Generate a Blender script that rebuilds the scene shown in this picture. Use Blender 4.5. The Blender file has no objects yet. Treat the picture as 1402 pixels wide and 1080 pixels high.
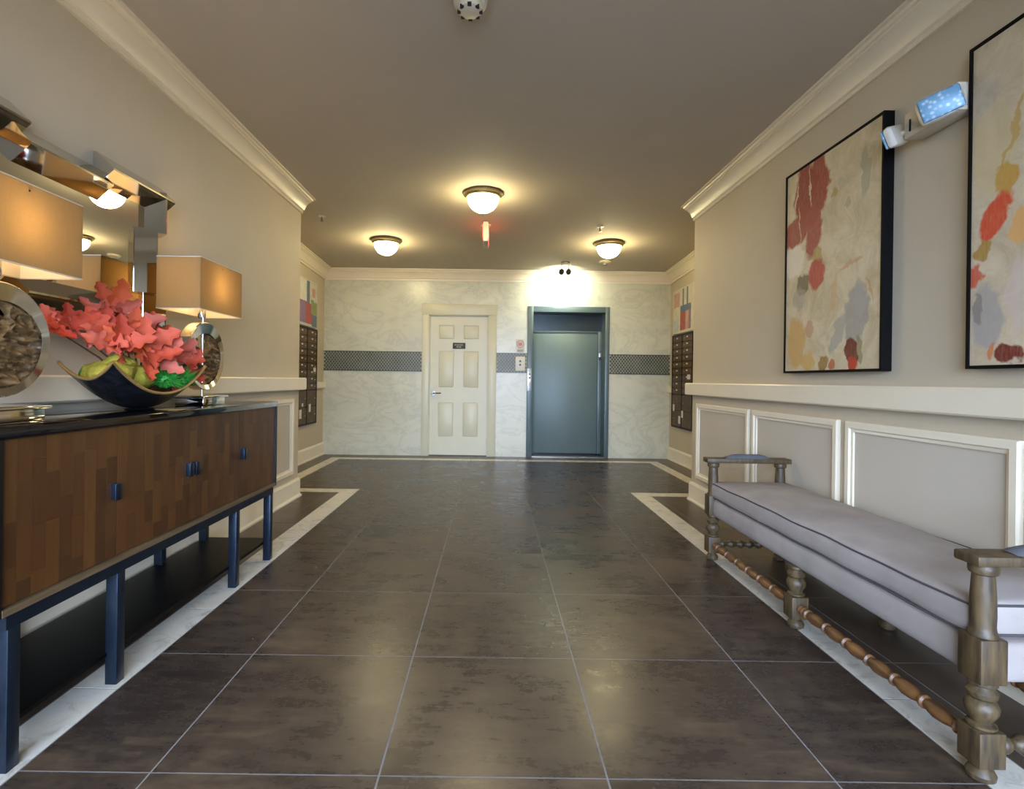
import bpy, bmesh, math, random
from mathutils import Vector, Matrix, Euler, noise as mnoise
R = math.radians
random.seed(7)
sc = bpy.context.scene
C = sc.collection

# ------------------------------------------------------------------ camera, world, exposure
cam_d = bpy.data.cameras.new('camera'); cam = bpy.data.objects.new('camera', cam_d); C.objects.link(cam)
cam.location = (0, 0, 1.07)
cam_d.sensor_fit = 'HORIZONTAL'; cam_d.sensor_width = 36.0
cam_d.lens = 36.0 * 726 / 1402
cam_d.shift_x = 27 / 1402; cam_d.shift_y = -20 / 1402
cam_d.clip_start = 0.02; cam_d.clip_end = 200
cam.rotation_euler = (Matrix.Rotation(R(90), 4, 'X') @ Matrix.Rotation(0.0135, 4, 'Z')).to_euler()
sc.camera = cam
vs = sc.view_settings
vs.view_transform = 'Standard'; vs.look = 'None'; vs.gamma = 1.0; vs.use_curve_mapping = False
vs.exposure = 2.1
w = bpy.data.worlds.new('sky'); sc.world = w; w.use_nodes = True
bg = w.node_tree.nodes['Background']
bg.inputs['Color'].default_value = (0.56, 0.71, 1.0, 1); bg.inputs['Strength'].default_value = 7.5
sc.cycles.use_denoising = True
sc.cycles.max_bounces = 10; sc.cycles.diffuse_bounces = 6; sc.cycles.glossy_bounces = 5; sc.cycles.transmission_bounces = 6
sc.cycles.transparent_max_bounces = 8
sc.cycles.sample_clamp_indirect = 6.0
sc.cycles.caustics_reflective = False; sc.cycles.caustics_refractive = False

DOME_E = 17.0          # ceiling dome glass emission
LAMP_W = 0.72         # bulb in each table lamp (W)
SPOT_W = 7.0         # each spot head over the lift

# portal: tells the sampler where daylight enters (gives off nothing itself)
pd = bpy.data.lights.new('daylight_portal', 'AREA'); pd.shape = 'RECTANGLE'; pd.size = 3.2; pd.size_y = 2.4
pd.cycles.is_portal = True
po = bpy.data.objects.new('daylight_portal', pd); C.objects.link(po)
po.location = (0.03, -1.42, 1.2); po.rotation_euler = (R(90), 0, 0)

# ------------------------------------------------------------------ helpers
def lin(h):
    h = h.lstrip('#'); o = []
    for i in (0, 2, 4):
        c = int(h[i:i+2], 16) / 255
        o.append(c / 12.92 if c <= .04045 else ((c + .055) / 1.055) ** 2.4)
    return (o[0], o[1], o[2], 1)

class NT:
    def __init__(s, m):
        m.use_nodes = True; s.t = m.node_tree; s.b = s.t.nodes['Principled BSDF']; s.out = s.t.nodes['Material Output']
    def n(s, typ, **k):
        nd = s.t.nodes.new(typ)
        for a, v in k.items(): setattr(nd, a, v)
        return nd
    def l(s, a, b): s.t.links.new(a, b)
    def mix(s, fac, a, b, mode='MIX'):
        m = s.n('ShaderNodeMix', data_type='RGBA', blend_type=mode)
        for sock, v in ((m.inputs['Factor'], fac), (m.inputs['A'], a), (m.inputs['B'], b)):
            s.set(sock, v)
        return m.outputs['Result']
    def set(s, sock, v):
        if hasattr(v, 'is_output'): s.l(v, sock)
        else: sock.default_value = v
    def math(s, op, a, b=0.0, clamp=False):
        m = s.n('ShaderNodeMath', operation=op, use_clamp=clamp); s.set(m.inputs[0], a); s.set(m.inputs[1], b); return m.outputs[0]
    def ramp(s, fac, stops):
        r = s.n('ShaderNodeValToRGB'); e = r.color_ramp.elements
        while len(e) < len(stops): e.new(.5)
        for i, (p, c) in enumerate(stops): e[i].position = p; e[i].color = c
        s.l(fac, r.inputs['Fac']); return r.outputs['Color']
    def noise(s, vec, scale, detail=4, rough=.55, dist=0.0):
        k = s.n('ShaderNodeTexNoise'); k.inputs['Scale'].default_value = scale; k.inputs['Detail'].default_value = detail
        k.inputs['Roughness'].default_value = rough; k.inputs['Distortion'].default_value = dist
        s.l(vec, k.inputs['Vector']); return k.outputs['Fac']
    def coord(s, kind='Object', scale=(1, 1, 1), rot=(0, 0, 0), rand=0):
        if kind == 'World': v = s.n('ShaderNodeNewGeometry').outputs['Position']
        else: v = s.n('ShaderNodeTexCoord').outputs[kind]
        if rand:
            r = s.n('ShaderNodeObjectInfo').outputs['Random']
            r = s.math('MULTIPLY', r, rand)
            a = s.n('ShaderNodeVectorMath', operation='ADD'); s.l(v, a.inputs[0]); s.l(r, a.inputs[1]); v = a.outputs[0]
        m = s.n('ShaderNodeMapping'); m.inputs['Scale'].default_value = scale; m.inputs['Rotation'].default_value = rot
        s.l(v, m.inputs['Vector']); return m.outputs['Vector']
    def bump(s, h, strength=.2, dist=.01):
        b = s.n('ShaderNodeBump'); b.inputs['Strength'].default_value = strength; b.inputs['Distance'].default_value = dist
        s.l(h, b.inputs['Height']); s.l(b.outputs['Normal'], s.b.inputs['Normal'])

M = {}
def pm(name, col, rough=.5, metal=0.0, var=.08, scale=6, stretch=(1, 1, 1), bump=0.0, bscale=80, col2=None, spec=.5, kind='World', rand=0.0, rvar=0.0, coat=0.0):
    m = bpy.data.materials.new(name); t = NT(m)
    v = t.coord(kind, stretch)
    f = t.noise(v, scale)
    c = lin(col); c2 = lin(col2) if col2 else tuple(min(1, x * (1 - var * 2.2)) for x in c[:3]) + (1,)
    res = t.ramp(f, [(.32, c2), (.68, c)])
    if rand:
        r = t.n('ShaderNodeObjectInfo').outputs['Random']
        hs = t.n('ShaderNodeHueSaturation'); t.l(res, hs.inputs['Color'])
        t.l(t.math('ADD', t.math('MULTIPLY', r, rand * 2), 1 - rand), hs.inputs['Value']); res = hs.outputs['Color']
    t.l(res, t.b.inputs['Base Color'])
    t.b.inputs['Metallic'].default_value = metal; t.b.inputs['Specular IOR Level'].default_value = spec
    t.b.inputs['Coat Weight'].default_value = coat
    if rvar:
        t.l(t.math('ADD', t.math('MULTIPLY', t.noise(v, scale * 2.3), rvar * 2), rough - rvar), t.b.inputs['Roughness'])
    else: t.b.inputs['Roughness'].default_value = rough
    if bump: t.bump(t.noise(t.coord(kind), bscale, 3), bump, .004)
    M[name] = m; return m

def emat(name, col, strength):
    m = bpy.data.materials.new(name); t = NT(m)
    t.b.inputs['Base Color'].default_value = (.8, .8, .75, 1); t.b.inputs['Roughness'].default_value = .3
    t.b.inputs['Emission Color'].default_value = lin(col); t.b.inputs['Emission Strength'].default_value = strength
    M[name] = m; return m

WOFF = {}
def woff(o): return WOFF.get(o.name, Vector((0, 0, 0))) if o else Vector((0, 0, 0))

class MB:
    def __init__(s): s.v = []; s.f = []
    def add(s, vs_, fs):
        b = len(s.v); s.v += [tuple(p) for p in vs_]; s.f += [tuple(i + b for i in q) for q in fs]; return s
    def box(s, x0, x1, y0, y1, z0, z1, c=0.0):
        if c <= 0:
            return s.add([(x0,y0,z0),(x1,y0,z0),(x1,y1,z0),(x0,y1,z0),(x0,y0,z1),(x1,y0,z1),(x1,y1,z1),(x0,y1,z1)],
                  [(0,3,2,1),(4,5,6,7),(0,1,5,4),(1,2,6,5),(2,3,7,6),(3,0,4,7)])
        bm = bmesh.new(); bmesh.ops.create_cube(bm, size=1)
        for v in bm.verts:
            v.co = Vector(((x0+x1)/2 + v.co.x*(x1-x0), (y0+y1)/2 + v.co.y*(y1-y0), (z0+z1)/2 + v.co.z*(z1-z0)))
        bmesh.ops.bevel(bm, geom=list(bm.edges), offset=c, segments=2, affect='EDGES', profile=.5)
        bm.verts.index_update()
        s.add([v.co for v in bm.verts], [[v.index for v in f.verts] for f in bm.faces]); bm.free(); return s
    def lathe(s, prof, c=(0, 0, 0), axis='Z', seg=24, cap=True):
        vs_ = []; fs = []; n = len(prof)
        for i in range(seg):
            a = 2 * math.pi * i / seg; ca, sa = math.cos(a), math.sin(a)
            for r, h in prof:
                if axis == 'Z': p = (r*ca, r*sa, h)
                elif axis == 'Y': p = (r*ca, h, r*sa)
                else: p = (h, r*ca, r*sa)
                vs_.append((c[0]+p[0], c[1]+p[1], c[2]+p[2]))
        for i in range(seg):
            j = (i + 1) % seg
            for k in range(n - 1): fs.append((i*n+k, j*n+k, j*n+k+1, i*n+k+1))
        if cap:
            fs.append(tuple(i*n for i in range(seg))); fs.append(tuple(i*n+n-1 for i in range(seg)))
        return s.add(vs_, fs)
    def tube(s, pts, r, seg=8, closed=False):
        P = [Vector(p) for p in pts]; n = len(P); vs_ = []; fs = []
        up = Vector((0, 0, 1)); rr = r if isinstance(r, (list, tuple)) else [r]*n
        for i in range(n):
            a = P[i-1] if (i > 0 or closed) else P[i]; b = P[(i+1) % n] if (i < n-1 or closed) else P[i]
            t = (b - a).normalized(); x = t.cross(up)
            if x.length < 1e-3: x = t.cross(Vector((1, 0, 0)))
            x.normalize(); y = x.cross(t).normalized()
            for k in range(seg):
                an = 2*math.pi*k/seg; vs_.append(P[i] + (x*math.cos(an) + y*math.sin(an))*rr[i])
        m = n if closed else n-1
        for i in range(m):
            j = (i+1) % n
            for k in range(seg):
                l = (k+1) % seg; fs.append((i*seg+k, i*seg+l, j*seg+l, j*seg+k))
        if not closed: fs.append(tuple(range(seg))); fs.append(tuple((n-1)*seg+k for k in range(seg)))
        return s.add(vs_, fs)
    def prism(s, poly, axis, h0, h1):
        n = len(poly)
        def P(a, b, h): return {'X': (h, a, b), 'Y': (a, h, b), 'Z': (a, b, h)}[axis]
        vs_ = [P(a, b, h0) for a, b in poly] + [P(a, b, h1) for a, b in poly]
        fs = [tuple(range(n)), tuple(range(n, 2*n))] + [(i, (i+1) % n, n+(i+1) % n, n+i) for i in range(n)]
        return s.add(vs_, fs)
    def sweep(s, path, prof, zs=None):
        n = len(path); N = len(prof); vs_ = []; fs = []
        P = [Vector(p) for p in path]
        nrm = []
        for i in range(n-1):
            d = (P[i+1]-P[i]).normalized(); nrm.append(Vector((-d.y, d.x)))
        for i in range(n):
            if i == 0: o = nrm[0]
            elif i == n-1: o = nrm[-1]
            else:
                a, b = nrm[i-1], nrm[i]; o = (a+b) / (1 + a.dot(b))
            for d, z in prof:
                q = P[i] + o*d; vs_.append((q.x, q.y, z + (zs[i] if zs else 0)))
        for i in range(n-1):
            for k in range(N):
                l = (k+1) % N; fs.append((i*N+k, i*N+l, (i+1)*N+l, (i+1)*N+k))
        fs.append(tuple(range(N))); fs.append(tuple((n-1)*N+k for k in range(N)))
        return s.add(vs_, fs)
    def sphere(s, c, r, sub=2, sq=(1, 1, 1), bumpf=0.0, bs=8.0):
        bm = bmesh.new(); bmesh.ops.create_icosphere(bm, subdivisions=sub, radius=1)
        for v in bm.verts:
            k = 1 + bumpf*mnoise.noise(Vector(c)*9 + v.co*bs*.3)
            v.co = Vector((c[0]+v.co.x*r*sq[0]*k, c[1]+v.co.y*r*sq[1]*k, c[2]+v.co.z*r*sq[2]*k))
        bm.verts.index_update()
        s.add([v.co for v in bm.verts], [[v.index for v in f.verts] for f in bm.faces]); bm.free(); return s
    def mesh(s, name, mat, off=Vector((0, 0, 0)), angle=35):
        me = bpy.data.meshes.new(name)
        me.from_pydata([(p[0]-off.x, p[1]-off.y, p[2]-off.z) for p in s.v], [], s.f)
        bm = bmesh.new(); bm.from_mesh(me); bmesh.ops.recalc_face_normals(bm, faces=bm.faces); bm.to_mesh(me); bm.free()
        for p in me.polygons: p.use_smooth = True
        me.set_sharp_from_angle(angle=R(angle))
        me.materials.append(M[mat] if isinstance(mat, str) else mat)
        return me
    def build(s, name, mat, parent=None, angle=35):
        if parent is not None: off = woff(parent)
        else:
            xs = [p[0] for p in s.v]; ys = [p[1] for p in s.v]; zs = [p[2] for p in s.v]
            off = Vector(((min(xs)+max(xs))/2, (min(ys)+max(ys))/2, min(zs)))
        o = bpy.data.objects.new(name, s.mesh(name, mat, off, angle)); C.objects.link(o)
        if parent is not None: o.parent = parent
        else: o.location = off
        WOFF[o.name] = off
        return o

def tag(o, label=None, cat=None, group=None, kind=None):
    if label: o['label'] = label
    if cat: o['category'] = cat
    if group: o['group'] = group
    if kind: o['kind'] = kind
    return o
def thing(name, label, cat, loc, group=None, kind=None):
    o = bpy.data.objects.new(name, None); C.objects.link(o); o.location = loc; o.empty_display_size = .05
    WOFF[o.name] = Vector(loc); return tag(o, label, cat, group, kind)
def struct(o, label): return tag(o, label, None, None, 'structure')
def inst(name, me, parent, loc, scale=(1, 1, 1), rot=None):
    """a piece that shares mesh data; loc in world coordinates"""
    o = bpy.data.objects.new(name, me); C.objects.link(o); o.parent = parent
    o.location = Vector(loc) - woff(parent); o.scale = scale
    if rot is not None: o.rotation_euler = rot
    WOFF[o.name] = Vector(loc)
    return o
def light(name, typ, loc, energy, col, parent=None, **k):
    d = bpy.data.lights.new(name, typ); d.energy = energy; d.color = col
    for a, v in k.items(): setattr(d, a, v)
    o = bpy.data.objects.new(name, d); C.objects.link(o)
    if parent: o.parent = parent; o.location = Vector(loc) - woff(parent)
    else: o.location = loc
    return o

# ------------------------------------------------------------------ materials
pm('wall_paint', '#c2b59c', .7, var=.02, scale=3, bump=.03, bscale=220)
pm('wall_paint_lower', '#c2b8a6', .6, var=.02, scale=3)
pm('ceiling_paint', '#bfb39f', .8, var=.02, scale=2)
pm('trim_white', '#e6dac0', .38, var=.02, scale=4)
pm('door_paint', '#d0cbad', .38, var=.02, scale=4)
pm('grout', '#8a8783', .8, var=.1, scale=20)
pm('black_paint', '#0d0c0c', .35, var=.1)
pm('black_gloss', '#0b0b0d', .06, var=.1, coat=.5)
pm('navy_steel', '#2b3644', .3, metal=.7, var=.1, scale=30)
pm('chrome', '#d8d6d2', .08, metal=1.0, var=.03)
pm('mirror_block', '#cfc9be', .05, metal=1.0, var=.02)
pm('mirror_glass', '#e8e8e6', .01, metal=1.0, var=.0)
pm('bronze', '#6d6148', .35, metal=.8, var=.15, scale=20)
pm('brushed_nickel', '#9a9182', .3, metal=1.0, var=.08, scale=25)
pm('antique_brass', '#a08a5c', .4, metal=.4, var=.08, scale=25)
pm('head_bronze', '#3a352a', .4, metal=.4, var=.1)
pm('white_plastic', '#ded9cc', .4, var=.03)
pm('cream_plastic', '#d8ccb4', .45, var=.03)
pm('grey_plastic', '#8f8a80', .5, var=.05)
pm('dark_plastic', '#1b1a18', .4, var=.1)
pm('lift_steel', '#687874', .42, metal=.15, var=.06, scale=3, stretch=(1, 1, .15))
pm('lift_frame', '#5c6c6b', .38, metal=.15, var=.05, scale=3)
pm('lift_dark', '#3d4a4c', .2, metal=.3, var=.1, scale=3)
pm('steel_plate', '#c6c8c4', .3, metal=.6, var=.05)
pm('stained_oak', '#5c4a2e', .5, var=.3, col2='#33281a', scale=14, stretch=(4, 4, .6), bump=.2, bscale=90)
pm('walnut_turned', '#7d5630', .42, var=.3, col2='#4a3220', scale=12, stretch=(3, .7, 3), bump=.15, bscale=70)
pm('linen', '#aaa098', .9, var=.06, scale=5, bump=.35, bscale=700, col2='#9a9089')
pm('piping_dark', '#4c4647', .9, var=.1)
pm('pad_blue', '#5d5f64', .85, var=.08, bump=.3, bscale=500)
pm('mail_door', '#5a4522', .5, metal=.0, spec=.3, var=.2, scale=12)
pm('mail_frame', '#1c150b', .5, metal=.0, spec=.3, var=.15, scale=12)
pm('tag_white', '#d6d2c6', .6, var=.05)
pm('stone_rough', '#9c7c50', .5, metal=.35, var=.4, col2='#4a3822', scale=22, stretch=(1, 1, 3), bump=.8, bscale=55)
pm('bowl_dark', '#1b1c20', .38, var=.4, col2='#08080a', scale=40, stretch=(1, .25, 1), bump=1.0, bscale=70, coat=.1)
pm('bowl_rim', '#b08a50', .4, var=.2, metal=.3)
pm('moss', '#a3922a', .85, var=.2, col2='#7c7820', scale=22, bump=.7, bscale=150)
pm('spiky_green', '#4fb545', .5, var=.3, col2='#258a34', scale=40)
pm('leaf_green', '#4f7d22', .5, var=.2, scale=20)
pm('stem_brown', '#5a3b26', .6, var=.2, scale=30)
pm('twig_dark', '#23243a', .5, var=.3, scale=30)
pm('picture_black', '#060505', .7, var=.1, spec=.15)
pm('black_satin', '#060607', .38, var=.1, spec=.22)
pm('pavement', '#8e8b86', .9, var=.1, scale=2)
pm('sign_black', '#2b2a1a', .5, var=.05)
pm('sign_text', '#c2c2ae', .6, var=.02)
pm('red_print', '#c98d88', .6, var=.05)
pm('red_button', '#8a3a2c', .4, var=.05)
pm('mosaic_dark', '#565848', .35, var=.25, col2='#3c3d31', scale=9)
pm('mosaic_grout', '#a8a792', .7, var=.05)
emat('dome_glass', '#fbe7b0', DOME_E)
emat('bulb_glass', '#ffd9a0', 2.5)
emat('spot_glass', '#f4fff0', 12.0)
emat('exit_red', '#ff1a18', .6)

# coral leaves: hue drifts a little from leaf to leaf
m = bpy.data.materials.new('coral_leaf'); t = NT(m); M['coral_leaf'] = m
rnd = t.n('ShaderNodeObjectInfo').outputs['Random']
c = t.ramp(rnd, [(0, lin('#a83016')), (.3, lin('#cf5232')), (.6, lin('#cf7460')), (.85, lin('#d65a38')), (1, lin('#d86424'))])
c = t.mix(t.math('MULTIPLY', t.noise(t.coord('Object'), 30), .5), c, lin('#b43a1e'))
t.l(c, t.b.inputs['Base Color']); t.b.inputs['Roughness'].default_value = .6
t.bump(t.noise(t.coord('Object'), 60), .4)

# floor tile: dark brown stone-look porcelain, cloudy with rubbed streaks
m = bpy.data.materials.new('floor_tile'); t = NT(m); M['floor_tile'] = m
v = t.coord('World', rand=13.0)
a = t.noise(v, 2.6, 6, .62, .5); b = t.noise(t.coord('World', (1.5, 7, 1), (0, 0, 1.1), rand=5), 2.6, 7, .72); d = t.noise(v, 30, 6, .75)
k = t.math('ADD', t.math('MULTIPLY', a, .42), t.math('ADD', t.math('MULTIPLY', b, .40), t.math('MULTIPLY', d, .18)))
t.l(t.ramp(k, [(.34, lin('#2a221f')), (.5, lin('#3f342c')), (.65, lin('#62513e'))]), t.b.inputs['Base Color'])
t.l(t.math('ADD', t.math('MULTIPLY', k, .62), -.02), t.b.inputs['Roughness']); t.b.inputs['Specular IOR Level'].default_value = .42
t.bump(d, .04, .003)
# border tile: the same family, darker and plainer
m = bpy.data.materials.new('border_tile'); t = NT(m); M['border_tile'] = m
v = t.coord('World', rand=7.0); a = t.noise(v, 5, 6, .7)
t.l(t.ramp(a, [(.3, lin('#3a3028')), (.7, lin('#5a4b3c'))]), t.b.inputs['Base Color']); t.b.inputs['Roughness'].default_value = .32
# marble strip
m = bpy.data.materials.new('marble_strip'); t = NT(m); M['marble_strip'] = m
a = t.noise(t.coord('World', rand=3.0), 9, 8, .7, 1.2)
t.l(t.ramp(a, [(.3, lin('#9c978c')), (.48, lin('#d0cabb')), (.75, lin('#ddd7c8'))]), t.b.inputs['Base Color']); t.b.inputs['Roughness'].default_value = .3
# marble wall: pale with grey-green veins
m = bpy.data.materials.new('marble_wall'); t = NT(m); M['marble_wall'] = m
v = t.coord('World', (1, 1, 1), (0, R(35), 0))
n1 = t.noise(v, 1.1, 5, .6, .8)
wv = t.n('ShaderNodeTexNoise'); wv.inputs['Scale'].default_value = 1.7; wv.inputs['Detail'].default_value = 9; wv.inputs['Roughness'].default_value = .68; wv.inputs['Distortion'].default_value = 1.6
vv = t.n('ShaderNodeMapping'); vv.inputs['Rotation'].default_value = (0, R(40), 0); vv.inputs['Scale'].default_value = (.9, 1, 1.5)
t.l(t.n('ShaderNodeNewGeometry').outputs['Position'], vv.inputs['Vector']); t.l(vv.outputs['Vector'], wv.inputs['Vector'])
vein = t.math('ABSOLUTE', t.math('SUBTRACT', wv.outputs['Fac'], .5))
vein = t.ramp(vein, [(0, (1, 1, 1, 1)), (.035, (.25, .25, .25, 1)), (.11, (0, 0, 0, 1))])
base = t.ramp(n1, [(.3, lin('#c4c2aa')), (.7, lin('#d4d1b9'))])
t.l(t.mix(t.math('MULTIPLY', vein, .28), base, lin('#8b8e82')), t.b.inputs['Base Color']); t.b.inputs['Roughness'].default_value = .28
# walnut staves: each stave its own tone
m = bpy.data.materials.new('walnut_stave'); t = NT(m); M['walnut_stave'] = m
rnd = t.n('ShaderNodeObjectInfo').outputs['Random']
c = t.ramp(rnd, [(0, lin('#3c1f10')), (.3, lin('#502a13')), (.6, lin('#623a18')), (.85, lin('#6a421e')), (1, lin('#452414'))])
g = t.noise(t.coord('World', (22, 22, 1.6), rand=9), 3.2, 6, .65)
c = t.mix(t.math('MULTIPLY', g, .75), c, lin('#2e190f'))
c = t.mix(t.math('MULTIPLY', t.noise(t.coord('World'), 5), .35), c, lin('#6a4a22'))
t.l(c, t.b.inputs['Base Color']); t.b.inputs['Roughness'].default_value = .36; t.bump(g, .08, .002)
# lamp shade fabric: lets the bulb's light through
m = bpy.data.materials.new('shade_linen'); t = NT(m); M['shade_linen'] = m
v = t.coord('World'); f1 = t.noise(t.coord('World', (3, 3, 60)), 9, 4); f2 = t.noise(t.coord('World', (60, 60, 3)), 9, 4)
col = t.mix(t.math('MULTIPLY', t.math('ADD', f1, f2), .5), lin('#97805a'), lin('#b99c6c'))
df = t.n('ShaderNodeBsdfDiffuse'); tr = t.n('ShaderNodeBsdfTranslucent'); mx = t.n('ShaderNodeMixShader'); mx.inputs[0].default_value = .50
t.l(col, df.inputs['Color']); t.l(col, tr.inputs['Color']); t.l(df.outputs[0], mx.inputs[1]); t.l(tr.outputs[0], mx.inputs[2]); t.l(mx.outputs[0], t.out.inputs['Surface'])
m = bpy.data.materials.new('shade_lining'); t = NT(m); M['shade_lining'] = m
lc = t.mix(t.noise(t.coord('World'), 40), lin('#efe6d2'), lin('#f6eedc'))
df = t.n('ShaderNodeBsdfDiffuse'); tr = t.n('ShaderNodeBsdfTranslucent'); mx = t.n('ShaderNodeMixShader'); mx.inputs[0].default_value = .45
t.l(lc, df.inputs['Color']); t.l(lc, tr.inputs['Color']); t.l(df.outputs[0], mx.inputs[1]); t.l(tr.outputs[0], mx.inputs[2]); t.l(mx.outputs[0], t.out.inputs['Surface'])
# clear pane
m = bpy.data.materials.new('clear_glass'); t = NT(m); M['clear_glass'] = m
tp = t.n('ShaderNodeBsdfTransparent'); gl = t.n('ShaderNodeBsdfGlossy'); gl.inputs['Roughness'].default_value = .02
fr = t.n('ShaderNodeFresnel'); fr.inputs['IOR'].default_value = 1.45; mx = t.n('ShaderNodeMixShader')
t.l(fr.outputs[0], mx.inputs[0]); t.l(tp.outputs[0], mx.inputs[1]); t.l(gl.outputs[0], mx.inputs[2]); t.l(mx.outputs[0], t.out.inputs['Surface'])
# blue faceted lens
m = bpy.data.materials.new('lens_blue'); t = NT(m); M['lens_blue'] = m
vo = t.n('ShaderNodeTexVoronoi'); vo.inputs['Scale'].default_value = 60; t.l(t.coord('World'), vo.inputs['Vector'])
t.l(t.ramp(vo.outputs['Distance'], [(.1, lin('#c5dcea')), (.5, lin('#6f9dbb'))]), t.b.inputs['Base Color']); t.b.inputs['Roughness'].default_value = .35; t.b.inputs['Metallic'].default_value = .1

def painting_mat(name, ground, ground2, blobs):
    """blobs: (x, z, rx, rz, angle deg, colour, opacity) in metres from the canvas's left lower corner"""
    m = bpy.data.materials.new(name); t = NT(m); M[name] = m
    v = t.coord('Object')
    base = t.ramp(t.noise(v, 6, 9, .72, .6), [(.36, lin(ground2)), (.6, lin(ground))])
    nz = t.n('ShaderNodeTexNoise'); nz.inputs['Scale'].default_value = 13; nz.inputs['Detail'].default_value = 5; t.l(v, nz.inputs['Vector'])
    off = t.n('ShaderNodeVectorMath', operation='SUBTRACT'); t.l(nz.outputs['Color'], off.inputs[0]); off.inputs[1].default_value = (.5, .5, .5)
    sc_ = t.n('ShaderNodeVectorMath', operation='SCALE'); t.l(off.outputs[0], sc_.inputs[0]); sc_.inputs['Scale'].default_value = .10
    ad = t.n('ShaderNodeVectorMath', operation='ADD'); t.l(v, ad.inputs[0]); t.l(sc_.outputs[0], ad.inputs[1]); P = ad.outputs[0]
    dry = t.noise(t.coord('Object', (1, 30, 6)), 3.0, 6, .75)
    for (x, z, rx, rz, an, col, op) in blobs:
        s = t.n('ShaderNodeVectorMath', operation='SUBTRACT'); t.l(P, s.inputs[0]); s.inputs[1].default_value = (0, -x, z)
        mp = t.n('ShaderNodeMapping'); mp.vector_type = 'POINT'; mp.inputs['Rotation'].default_value = (R(an), 0, 0); t.l(s.outputs[0], mp.inputs['Vector'])
        dv = t.n('ShaderNodeVectorMath', operation='MULTIPLY'); t.l(mp.outputs[0], dv.inputs[0]); dv.inputs[1].default_value = (0, 1/rx, 1/rz)
        ln = t.n('ShaderNodeVectorMath', operation='LENGTH'); t.l(dv.outputs[0], ln.inputs[0])
        r = t.n('ShaderNodeMapRange'); t.l(ln.outputs['Value'], r.inputs['Value']); r.inputs['From Min'].default_value = 1.05; r.inputs['From Max'].default_value = .85
        fac = t.math('MULTIPLY', r.outputs[0], t.math('ADD', t.math('MULTIPLY', dry, op*.7), op*.6), clamp=True)
        base = t.mix(fac, base, lin(col))
    t.l(base, t.b.inputs['Base Color']); t.b.inputs['Roughness'].default_value = .6
    t.bump(t.noise(v, 120), .15, .002)

painting_mat('canvas_petals', '#d2c2a0', '#b5a480', [
 (.10, .66, .11, .11, 0, '#e2d8c2', .8), (.12, .17, .095, .16, 4, '#c69a55', .85), (.24, .065, .066, .06, 0, '#c8a058', .85),
 (.19, 1.03, .108, .17, -6, '#8c2e24', 1), (.335, 1.045, .075, .17, 4, '#94342a', 1), (.24, .9, .09, .08, 0, '#963c32', 1), (.245, 1.06, .006, .13, 4, '#d8b8a0', .9), (.11, 1.06, .005, .13, -8, '#d8b8a0', .9),
 (.11, .83, .115, .09, 0, '#994238', 1), (.28, .79, .075, .15, -5, '#9c4238', 1), (.15, .86, .005, .12, 3, '#d9c0a8', .8),
 (.314, .64, .045, .055, 0, '#a98d4c', .8), (.306, .54, .08, .085, 0, '#b0463c', 1), (.182, .505, .06, .06, 0, '#65583c', .9), (.143, .425, .07, .065, 0, '#a29a86', .7),
 (.25, .24, .05, .05, 20, '#b07a5a', .6), (.378, .048, .05, .042, 0, '#8d6c2a', .9), (.457, .034, .023, .024, 0, '#b25c32', .9),
 (.637, .28, .09, .16, -6, '#98938a', .85), (.49, .19, .04, .13, -28, '#a29d92', .8), (.66, .36, .04, .1, 0, '#a5a095', .7),
 (.657, .118, .024, .07, 0, '#8f7f58', .85), (.596, .09, .046, .09, 0, '#6c2818', 1), (.60, .04, .04, .04, 0, '#c03f24', .9),
 (.458, .41, .02, .125, -14, '#c9a371', .6), (.6, .55, .09, .008, 8, '#c08a5a', .6), (.735, .375, .008, .075, 14, '#c08a5a', .7),
 (.688, .97, .034, .135, 0, '#a29a80', .75), (.469, .936, .026, .028, 0, '#a8904c', .8), (.529, .98, .034, .026, 0, '#b4aa90', .6), (.566, .856, .026, .016, 0, '#a89f84', .8)])
painting_mat('canvas_poppies', '#d0c0a2', '#b6a486', [
 (.10, .78, .09, .18, 0, '#c8b688', .6), (.151, .66, .05, .06, 0, '#be9030', .9), (.19, .87, .012, .2, -18, '#b9923a', .7),
 (.107, .54, .052, .10, -42, '#cc4526', 1), (.05, .43, .036, .044, 0, '#a07824', .9), (.20, .487, .04, .062, 0, '#dca45c', .9), (.03, .336, .034, .044, 0, '#c44426', .9),
 (.075, .19, .07, .12, 0, '#a09a94', .85), (.03, .22, .02, .06, 0, '#77726c', .7), (.20, .26, .05, .13, 0, '#cbb8ae', .6), (.164, .053, .054, .045, 0, '#6f1e14', 1), (.093, .066, .018, .045, -12, '#c8743a', .9),
 (.42, .9, .1, .16, 10, '#9c3a2c', .9), (.55, .5, .09, .11, 0, '#c7953f', .8), (.40, .2, .12, .1, 0, '#98938a', .7), (.66, .2, .06, .12, 0, '#a14a40', .9), (.62, .85, .05, .14, -12, '#a29a80', .7)])

# ------------------------------------------------------------------ the room
XL, XR, XAL, XAR = -1.74, 1.83, -2.357, 2.478
YF, YB, YCL, YCR = -1.35, 7.40, 4.77, 4.84
ZM, ZB = 2.675, 2.585
def zc(y): return ZM if y <= 4.8 else ZM + (ZB-ZM)*(y-4.8)/(YB-4.8)

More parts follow.
